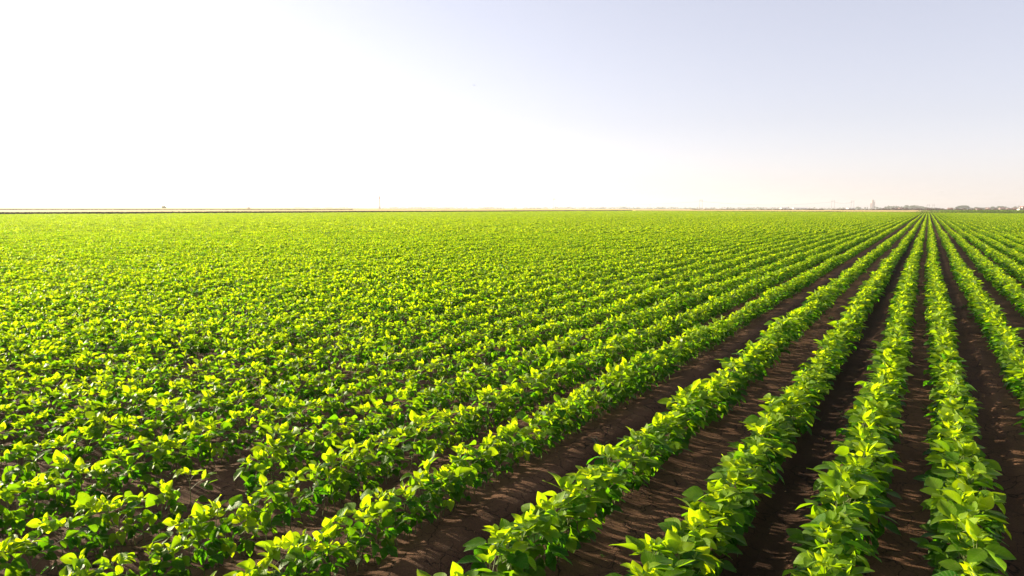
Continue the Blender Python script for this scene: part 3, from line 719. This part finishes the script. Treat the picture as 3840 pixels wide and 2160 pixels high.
# ------------------------------------------------------------------ distant trees
def tree(name, sx_, w_px, top, D, label, group, slim=False, seed=0):
    rng = random.Random(seed); H = max(2.0, far_h(sx_, top, D)); W = px_w(w_px, D)
    root = empty(name, far_at(sx_, D)); tag(root, label, 'tree' if name != 'bush' else 'bush', group)
    V, F = [], []; tints = []
    th = H * (.22 if not slim else .10)
    if name == 'bush': th = 0
    lobes = rng.randint(5, 8) if not slim else 4
    for k in range(lobes):
        if slim: c = (rng.gauss(0, W * .08), rng.gauss(0, W * .08), th + (H - th) * (k / lobes) * .9); rx = W * .5 * (1 - .5 * k / lobes); rz = (H - th) * .36
        else:
            a = rng.uniform(0, 6.28); r = W * .28 * rng.random() ** .5; f = rng.uniform(.0, .42)
            c = (r * math.cos(a), r * math.sin(a), th + (H - th) * f); rx = W * rng.uniform(.22, .36); rz = (H - th) * (1 - f) * rng.uniform(.75, 1.0)
        n = 150; b = sum(len(q) for q in V); clump_faces(V, F, c, rx, rx, rz, n, max(.35, W * .05), rng)
        tints.append(np.repeat(np.clip(np.array([rng.random() * .5 + .2 * (k % 3) for _ in range(n)]), 0, 1), 4))
        clump_faces(V, F, (c[0], c[1], c[2] + rz * .02), rx * .9, rx * .9, -rz * .25, 40, max(.3, W * .05), rng); tints.append(np.full(160, .2))
    V = np.concatenate(V); F = np.concatenate(F); t = np.concatenate(tints)
    link('crown', mesh_np('crown', V, F.ravel(), np.full(len(F), 4), uv=np.zeros((len(V), 2)), attrs={'tint': t.astype(float)}, smooth=False), root, [M_TREE])
    if name != 'bush':
        mb = MB(); r = max(.15, H * .025); mb.tube((0, 0, -.1), (rng.gauss(0, .1), 0, H * .45), r, r * .6, 7)
        for k in range(4):
            a = k * 1.57 + rng.random(); mb.tube((0, 0, H * (.2 + .06 * k)), (math.cos(a) * W * .22, math.sin(a) * W * .22, H * (.5 + .07 * k)), r * .5, r * .15, 5)
        mb.build('trunk', M_BARK, root)
    return root
def grove(lst, D, place, group, adj, slim=False, name='tree'):
    for k, (x, w, top) in enumerate(lst):
        lab = '%s, %s from left %s' % (adj, ordinal(k + 1), place) if len(lst) > 1 else '%s %s' % (adj, place)
        tree(name, x, w, top, D + (k * 37 % 60) - 30, lab, group, slim, int(x * 3 + w))
grove([(3321, 12, 774), (3332, 15, 771), (3343, 14, 773), (3352, 11, 771.5), (3361, 11, 771.5), (3370, 14, 772), (3380, 13, 773), (3388, 10, 774)], 2210, 'in the grove right of the tower', 'trees of the grove right of the tower', 'hazy blue-green broadleaf tree')
grove([(3400, 18, 769), (3411, 14, 771), (3420, 16, 770.5), (3429, 16, 769.3), (3438, 14, 770)], 2091, 'in the tallest middle grove', 'trees of the tall middle grove', 'tall hazy broadleaf tree')
grove([(3452, 17, 772.5), (3462, 16, 773.5), (3471, 14, 776), (3481, 12, 778), (3493, 14, 778.5), (3508, 16, 778.5)], 2142, 'above the vanishing point', 'trees above the vanishing point', 'low hazy broadleaf tree')
grove([(3587, 14, 775), (3596, 16, 771.5), (3606, 18, 770), (3616, 20, 769.5), (3625, 16, 771), (3633, 13, 776)], 1904, 'in the domed copse', 'trees of the domed copse', 'dark hazy broadleaf tree')
grove([(3644, 12, 778.5), (3660, 18, 776), (3674, 15, 777.5), (3687, 13, 777.5), (3701, 15, 777), (3713, 12, 778)], 2006, 'in the belt right of the domed copse', 'trees of the low pale belt', 'low pale grey-green tree')
grove([(3724, 18, 774.5), (3738, 13, 777), (3752, 27, 772.5), (3768, 12, 774), (3781, 15, 778), (3798, 14, 777.5)], 1955, 'in the village left of the truck', 'village trees', 'rounded grey-green tree')
grove([(3807, 13, 773.5), (3817, 12, 775)], 1921, 'of the pair beside the truck', 'trees beside the truck', 'hazy rounded tree')
tree('conifer', 3821, 4.5, 770, 1950, 'pointed dark tree sticking up beside the truck at right edge', 'village trees', True, 9)
grove([(3212, 6, 775), (3218, 8, 774), (3224, 9, 777)], 2550, 'in the clump left of the tower', 'trees of the clump left of the tower', 'pale blue-grey tree')
grove([(3245, 8, 776), (3253, 4, 775)], 2850, 'of two nearest the tower on its left', 'faint trees by the tower', 'faint pale tree')
grove([(3281, 6, 772.5), (3289, 14, 776), (3300, 12, 778.5)], 2550, 'at the right foot of the tower', 'trees at the foot of the tower', 'pale grey-green tree')
tree('bush', 615, 15, 771.5, 700, 'solitary rounded green bush on the left horizon beside the faint mast', None, False, 15)
grove([(1750, 4.5, 775.3)], 2850, 'standing alone on the horizon left of the double pole', None, 'tiny solitary pale tree')
grove([(x, 4.2, 777 + (k % 3) * .6) for k, x in enumerate((2242, 2247, 2252, 2257, 2263, 2270))], 3150, 'in the first poplar row', 'first row of poplars', 'slim pale poplar', True)
grove([(x, 4.2, 777.6 + (k % 3) * .6) for k, x in enumerate((2332, 2337, 2342, 2347, 2353, 2360))], 3225, 'in the second poplar row', 'second row of poplars', 'slim pale poplar', True)
grove([(x, 4.2, 778.4 + (k % 3) * .6) for k, x in enumerate((2422, 2427, 2432, 2438, 2444))], 3300, 'in the third poplar row', 'third row of poplars', 'slim pale poplar', True)
grove([(1466, 9, 778), (1474, 8, 777.5), (1482, 9, 777.5), (1490, 8, 777.5)], 2850, 'in the wood just right of the mast', 'trees just right of the mast', 'pale grey tree')
grove([(1503, 8, 778), (1512, 7, 775.5), (1545, 12, 777.5), (1556, 12, 777), (1568, 12, 777.2), (1580, 12, 777), (1590, 10, 778)], 2925, 'in the long flat wood', 'trees of the flat wood', 'pale grey tree')
grove([(1283, 9, 776.5), (1291, 8, 775.8)], 2850, 'of a pair left of the lattice mast', 'pair of trees left of the mast', 'pale grey tree')
grove([(1110, 12, 776), (1122, 14, 775.6), (1133, 10, 776.5)], 3150, 'in the wood midway along the left horizon', 'faint left wood', 'very faint grey tree')
grove([(1866, 8, 778.5), (1877, 8, 778), (2002, 9, 777.8), (2015, 8, 778)], 3000, 'left of the central double pole', 'faint trees left of the double pole', 'very faint grey tree')
grove([(2131, 4.5, 778), (2147, 4, 779.5)], 3000, 'of two right of the central double pole', 'tiny trees right of the double pole', 'tiny faint tree')
grove([(2632, 6, 778.5), (2679, 8, 780), (2727, 12, 779), (2768, 6, 778)], 3000, 'around the right-hand double pole', 'faint trees around the right double pole', 'faint grey tree')
grove([(148, 18, 773), (163, 20, 771.8), (180, 20, 772.5)], 3450, 'in the far left grove', 'ghostly far left grove', 'nearly white faded tree')
grove([(2956, 6, 775)], 2850, 'beside the long pale sheds on the right horizon', None, 'small grey tree')
# one continuous far wood, too hazy to count
rng = random.Random(3); V, F = [], []
for k in range(900):
    sxx = rng.uniform(-150, 3950); D = rng.uniform(3200, 3600); p = far_at(sxx, D); h = rng.uniform(3.5, 7) * (1 + .6 * float(smooth_noise(np.array([sxx]), np.array([0.]), 6, 60)[0]))
    clump_faces(V, F, (p.x, p.y, 0), rng.uniform(8, 18), 8, h, 14, 3.0, rng)
V = np.concatenate(V); F = np.concatenate(F)
o = link('far_woods', mesh_np('far_woods', V, F.ravel(), np.full(len(F), 4), uv=np.zeros((len(V), 2)), attrs={'tint': np.full(len(V), .4)}, smooth=False), None, [M_TREE])
tag(o, 'hazy continuous line of woods along the whole horizon', 'woods', kind='stuff')

# ------------------------------------------------------------------ tower, sheds, houses
def tower():
    D = 4200; x0, x1, x2 = 3264, 3274.5, 3280
    root = empty('grain_tower', far_at(3272, D)); tag(root, 'tall pale pink concrete grain tower with lower block rising through haze', 'tower')
    H1 = far_h(3270, 750.5, D); H2 = far_h(3277, 758.5, D); H0 = far_h(3265, 762, D); s = px_w(1, D)
    a = MB(); a.box((-1.2 * s, 0, H1 / 2), (7 * s, 12, H1)); a.build('head_house', M_CONC, root)
    b = MB()
    for k in range(2): b.tube(((3.8 + 2.4 * k) * s, 0, 0), ((3.8 + 2.4 * k) * s, 0, H2), 1.6 * s, 1.6 * s, 20)
    b.box((5 * s, 0, H2 + 1.0), (5.2 * s, 6, 2.0)); b.build('silo', M_CONC, root)
    c = MB()
    for k in range(2): c.tube((-(5.3 + 1.7 * k) * s, 3, 0), (-(5.3 + 1.7 * k) * s, 3, H0), 1.1 * s, 1.1 * s, 16)
    c.build('silo', M_CONC, root)
    d = MB(); d.box((-1.2 * s, 0, H1 + 1.0), (5.6 * s, 8, 2.0)); d.build('roof', M_CONC, root)
    e = MB(); e.tube((-.6 * s, 0, H1 + 2), (-.6 * s, 0, far_h(3270, 742, D)), .35, .15, 6); e.build('antenna', M_METAL, root)
    w = MB()
    for k in range(7): w.box((-1.2 * s, -6.03, H1 * (.2 + .1 * k)), (1.6, .12, 1.4))
    w.build('window', M_GLASS, root)
tower()
def gable(mb, L, W, h, rh, ov=.4):
    l, w = L / 2 + ov, W / 2 + ov; t = .18
    for z in (0,):
        vs_ = [(-l, -w, h), (l, -w, h), (l, w, h), (-l, w, h), (-l, 0, h + rh), (l, 0, h + rh)]
        vs2 = [(x, y, z_ + t) for x, y, z_ in vs_]
        mb.add(vs_ + vs2, [(6, 7, 11, 10), (8, 9, 10, 11), (0, 4, 5, 1), (2, 5, 4, 3), (0, 1, 7, 6), (2, 3, 9, 8), (0, 6, 10, 4), (3, 4, 10, 9), (1, 5, 11, 7), (2, 8, 11, 5)])
def house(sx_, wpx, top, D, label, group, rz, name='house', wall=M_WALL, roof=M_ROOF, shed=False):
    root = empty(name, far_at(sx_, D), rz); tag(root, label, 'shed' if shed else 'house', group)
    L = px_w(wpx, D); H = far_h(sx_, top, D); W = min(L * .8, 12) if not shed else 16; rh = H * (.42 if not shed else .28); h = H - rh
    a = MB(); a.box((0, 0, h / 2), (L, W, h))
    a.add([(-L / 2, -W / 2, h), (-L / 2, W / 2, h), (-L / 2, 0, h + rh - .05), (L / 2, -W / 2, h), (L / 2, W / 2, h), (L / 2, 0, h + rh - .05)], [(0, 2, 1), (3, 4, 5)])
    a.build('wall', wall, root)
    r = MB(); gable(r, L, W, h, rh); ro = r.build('roof', roof, root)
    if not shed:
        c = MB(); c.box((L * .2, W * .12, h + rh + .1), (.5, .5, 1.0)); c.build('chimney', M_ROOF, ro)
    n = 2 if not shed else 5
    for k in range(n):
        w = MB(); w.box((-L / 2 + L * (k + 1) / (n + 1), -W / 2 - .03, h * .55), (.9, .1, 1.0)); w.build('window', M_GLASS, root)
    d = MB(); d.box((L * .42, -W / 2 - .04, 1.0), (.9, .12, 2.0)); d.build('door', M_WOODP, root)
    return root
for (x, w, t, D, lab, rz) in [(3377, 15, 779, 1800, 'low pink-roofed house half hidden at the foot of the first grove', .1), (3562, 16, 780, 1750, 'long low red-roofed house left of the domed copse', -.2),
                              (3706, 15, 778.8, 1700, 'bright-gabled pink-roofed house right of the pale belt of trees', .3), (3757, 17, 778.3, 1700, 'pink-roofed house below the widest rounded village tree', -.1),
                              (3784, 16, 780.5, 1750, 'low pale-roofed house midway between the widest tree and truck', .15), (3809, 15, 779.5, 1650, 'salmon-roofed house nearest to the truck', -.2), (3665, 10, 781, 1780, 'small faint roof peeking over scrub right of the domed copse', .1)]:
    house(x, w, t, D, lab, 'village houses', rz)
for (x, w, t, D, lab) in [(2940, 27, 777.5, 2700, 'faint long white shed, left one of the three on the right horizon'), (3000, 55, 778, 2800, 'faint longest white shed, middle of the three on the right horizon'),
                          (3190, 26, 779, 2600, 'faint low white shed left of the small tree clump')]:
    house(x, w, t, D, lab, 'pale sheds on the horizon', .05, 'shed', M_WHITE, M_WHITE, True)
# parked small dark car-like hay heap on the left horizon
hp = empty('hay_heap', far_at(933, 620)); tag(hp, 'small dark low mound on the far wheat, left horizon', 'mound')
V, F = [], []; clump_faces(V, F, (0, 0, 0), px_w(7, 620), 1.5, far_h(933, 777.9, 620), 260, .3, random.Random(4)); V = np.concatenate(V); F = np.concatenate(F)
link('heap', mesh_np('heap', V, F.ravel(), np.full(len(F), 4), smooth=False), hp, [simple('dark_heap', (.05, .06, .05))])

# ------------------------------------------------------------------ masts, poles, cables
def hframe(sx_, gap_px, top, D, label, bar=8):
    root = empty('double_pole', far_at(sx_, D)); tag(root, label, 'power pylon', 'double poles of the power line')
    H = far_h(sx_, top, D); g = px_w(gap_px, D) / 2
    for s in (-1, 1): a = MB(); a.tube((s * g * 1.25, 0, 0), (s * g, 0, H), .36, .24, 8); a.build('pole', M_METAL, root)
    hb = far_h(sx_, top + 5.5, D); b = MB(); b.box((0, 0, hb), (g * 2.9, .35, .45)); b.build('crossarm', M_METAL, root)
    b = MB(); b.box((0, .1, hb + 3), (g * 2.2, .25, .25)); b.build('crossarm', M_METAL, root)
    for s in (-1.3, 0, 1.3): c = MB(); c.tube((s * g, 0, hb - .2), (s * g, 0, hb - 1.7), .14, .14, 6); c.build('insulator', M_DARK, root)
    return far_at(sx_, D) + Vector((0, 0, hb - 1.7)), g
tops = []
def lattice():
    sx_, D = 1424.5, 1150; root = empty('lattice_mast', far_at(sx_, D)); tag(root, 'slender reddish lattice mast with a dark knob near its top', 'mast')
    H = far_h(sx_, 733.5, D); w0 = .95; w1 = .45; a = MB(); n = 14; Hl = H * .97
    for (sx2, sy2) in ((-1, -1), (1, -1), (1, 1), (-1, 1)): a.tube((sx2 * w0, sy2 * w0, 0), (sx2 * w1, sy2 * w1, Hl), .26, .22, 5)
    for k in range(n):
        z0 = Hl * k / n; z1 = Hl * (k + 1) / n; f0 = w0 + (w1 - w0) * k / n; f1 = w0 + (w1 - w0) * (k + 1) / n; s = 1 if k % 2 else -1
        for yy in (-1, 1):
            a.tube((-s * f0, yy * f0, z0), (s * f1, yy * f1, z1), .14, .14, 4); a.tube((yy * f0, -s * f0, z0), (yy * f1, s * f1, z1), .14, .14, 4)
    a.build('lattice', simple('red_oxide_steel', (.25, .07, .045), (.2, .055, .04), .5, .6), root)
    zb = far_h(sx_, 739.5, D); b = MB()
    for i in range(6):
        t0, t1 = math.pi * i / 6, math.pi * (i + 1) / 6; b.tube((0, 0, zb - math.cos(t0) * .85), (0, 0, zb - math.cos(t1) * .85), max(.02, 1.0 * math.sin(t0)), max(.02, 1.0 * math.sin(t1)), 12)
    b.build('antenna_drum', M_DARK, root); zc = far_h(sx_, 743.5, D); c = MB(); c.box((0, 0, zc), (1.6, 1.6, 1.2)); c.build('platform', M_REDP, root)
    return far_at(sx_, D) + Vector((0, 0, far_h(sx_, 745, D))), 1.2
for a in [(635, 5, 733, 1450, 'nearly invisible double pole on the left horizon right of the bush')]: tops.append(hframe(*a))
tops.append(lattice())
for a in [(2078, 5.6, 741.5, 1560, 'double pole with two crossarms at the centre of the horizon'), (2628, 8.5, 747, 1780, 'faint double pole over brown scrub, right of centre'),
          (3123, 9, 749, 2050, 'very faint double pole left of the pale tower and its neighbour'), (3196, 9, 751, 2000, 'faint double pole between sheds and the pale tower'),
          (3480, 8, 765, 2100, 'short double pole right above the vanishing point'), (3500, 6, 764.5, 2300, 'second short double pole just right of the vanishing point')]: tops.append(hframe(*a))
names = ['bush mast and the lattice mast', 'lattice mast and the central double pole', 'central and the right-hand double pole', 'right-hand double pole and the pole by the sheds', 'two double poles left of the tower']
for k in range(5):
    (p, g0), (q, g1) = tops[k], tops[k + 1]; L = (q - p).length; sag = min(11.5, L * .012 + 3) ; mb = MB()
    pts = [p.lerp(q, t) - Vector((0, 0, sag * 4 * t * (1 - t))) for t in np.linspace(0, 1, 15)]
    for s in (-1, 0, 1):
        off = Vector((0, 3.0 * s, 0))
        for a, b in zip(pts, pts[1:]): mb.tube(a + off, b + off, .08, .08, 4)
    o = mb.build('power_cables', M_METAL); tag(o, 'sagging power cables strung between the ' + names[k], 'power cables', 'power cables on the horizon')
POLES = [(1161, 767.5, 'left of the pair of horizon trees'), (1319, 767, 'just left of the lattice mast'), (1481, 767, 'rising from the small wood right of the mast'), (1651, 767.5, 'over a brown patch, left of the solitary tree'),
         (1829, 766.5, 'right of the tiny solitary tree'), (2025, 764, 'just left of the central double pole'), (2257, 765.5, 'above the first row of poplars'), (2348, 766, 'above the second row of poplars'), (2437, 766, 'above the third row of poplars'), (2697, 770, 'right of the right-hand double pole'), (962, 768, 'at the far left end of the horizon poles')]
for (x, t, w) in POLES:
    D = 1500; root = empty('utility_pole', far_at(x, D)); tag(root, 'thin faint utility pole ' + w, 'utility pole', 'small poles on the horizon'); H = far_h(x, t, D)
    a = MB(); a.tube((0, 0, 0), (0, 0, H), .19, .13, 7); a.build('pole', M_WOODP, root); b = MB(); b.box((0, 0, H - .5), (1.8, .12, .14)); b.build('crossarm', M_WOODP, root)

# ------------------------------------------------------------------ truck behind the corn
def truck():
    D = 402; root = empty('truck', far_at(3831, D)); tag(root, 'white truck with red frame and beige box behind the corn at right edge', 'truck')
    s = px_w(1, D); T = far_h(3835, 774.5, D)
    bx = MB(); bx.box((1.0 * s + 3.6, 0, (T + 1.1) / 2), (7.2, 2.4, T - 1.1)); bx.build('cargo_box', M_TARP, root)
    rf = MB(); rf.box((1.0 * s + 3.6, 0, T + .05), (7.3, 2.5, .10)); rf.build('box_roof', M_DARK, root)
    hb = MB()
    for yy in (-1.22, 1.22): hb.box((-.15 * s, yy, (T + .9) / 2), (.32, .12, T - .9))
    hb.box((-.15 * s, 0, T - .1), (.32, 2.3, .2)); hb.build('red_frame', M_REDP, root)
    wf = MB()
    for yy in (-1.24, 1.24): wf.box((-1.8 * s + .05, yy, (T + .6) / 2), (.26, .1, T - 1.3))
    wf.build('white_post', M_WHITE, root)
    cb = MB(); x0 = -14 * s; x1 = -2.8 * s; zt = far_h(3820, 780, D)
    prof = [(x0, .9), (x1, .9), (x1, zt), (x0 + .55, zt), (x0 + .15, 1.95), (x0, 1.85)]
    n = len(prof); vs_ = [(x, -1.15, z) for x, z in prof] + [(x, 1.15, z) for x, z in prof]
    cb.add(vs_, [tuple(range(n)), tuple(range(n, 2 * n))[::-1]] + [(i, i + n, (i + 1) % n + n, (i + 1) % n) for i in range(n)])
    c = cb.build('cab', M_WHITE, root)
    w = MB(); w.box(((x0 + x1) / 2 + .15, 0, (1.95 + zt) / 2), ((x1 - x0) * .62, 2.34, (zt - 1.95) * .72)); w.build('side_window', M_GLASS, c)
    w = MB(); w.box((x0 + .30, 0, 2.35), (.1, 2.0, .62)); w.build('windscreen', M_GLASS, c)
    m = MB(); m.box((x0 + .2, -1.35, 2.2), (.1, .2, .45)); m.build('mirror', M_DARK, c)
    b = MB(); b.box((x0 - .05, 0, .75), (.25, 2.3, .35)); b.build('bumper', M_WHITE, root)
    ch = MB(); ch.box((1.5, 0, .85), (10.5, .9, .25)); ch.build('chassis', M_DARK, root)
    for xx in (x0 + .9, 5.2, 6.5):
        for yy in (-1.0, 1.0):
            wh = MB(); wh.tube((xx, yy - .15, .5), (xx, yy + .15, .5), .5, .5, 20); wo = wh.build('wheel', M_RUBBER, root)
            r = MB(); r.tube((xx, yy - .17, .5), (xx, yy + .17, .5), .27, .27, 14); r.build('rim', M_METAL, wo)
truck()

# ------------------------------------------------------------------ birds
for (x, y, D, rz, lab) in [(1778, 319.5, 60, .3, 'tiny dark bird gliding high in the middle of the sky'), (3532, 719.5, 130, -.4, 'tiny faint bird low in the sky above the vanishing point')]:
    d = ray(x, y); t = D / d.y; p = Vector((d.x * t, D, H_CAM + d.z * t)); root = empty('bird', p, rz); root.rotation_euler = (.15, .22, rz); tag(root, lab, 'bird', 'birds')
    b = MB(); pr = [(-.10, .001), (-.075, .012), (-.03, .020), (.02, .018), (.06, .010), (.085, .012), (.10, .004)]
    for (x0, r0), (x1, r1) in zip(pr, pr[1:]): b.tube((x0, 0, 0), (x1, 0, 0), r0, r1, 8)
    b.build('body', M_BIRD, root)
    for s in (-1, 1):
        w = MB(); vv = [(.035, .01 * s, .005), (-.025, .01 * s, .005), (.045, .08 * s, .022), (-.01, .085 * s, .020), (-.03, .20 * s, .012)]
        w.add(vv + [(a, b_, c - .004) for a, b_, c in vv], [(0, 1, 3, 2), (2, 3, 4), (5, 7, 8, 6), (7, 9, 8), (0, 2, 7, 5), (2, 4, 9, 7), (4, 3, 8, 9), (3, 1, 6, 8), (1, 0, 5, 6)]); w.build('wing', M_BIRD, root)
    tl = MB(); tl.add([(-.09, .01, 0), (-.09, -.01, 0), (-.15, .022, 0), (-.15, -.022, 0), (-.09, .01, -.003), (-.09, -.01, -.003), (-.15, .022, -.003), (-.15, -.022, -.003)], [(0, 2, 3, 1), (4, 5, 7, 6), (0, 1, 5, 4), (2, 6, 7, 3), (0, 4, 6, 2), (1, 3, 7, 5)]); tl.build('tail', M_BIRD, root)

# ------------------------------------------------------------------ haze
HAZE = 0.00017
mb = MB(); mb.box((0, 2700, 38), (8400, 8400, 80.0)); hz = mb.build('haze', None)
m, nt, out = new_mat('haze'); pv = N(nt, 'ShaderNodeVolumePrincipled'); pv.inputs['Color'].default_value = (0.96, 0.95, 0.96, 1)
pv.inputs['Density'].default_value = HAZE; pv.inputs['Anisotropy'].default_value = 0.42
nt.links.new(pv.outputs[0], out.inputs['Volume']); hz.data.materials.clear(); hz.data.materials.append(m)
tag(hz, 'thin pale haze lying over the far fields and horizon', 'haze', kind='stuff')
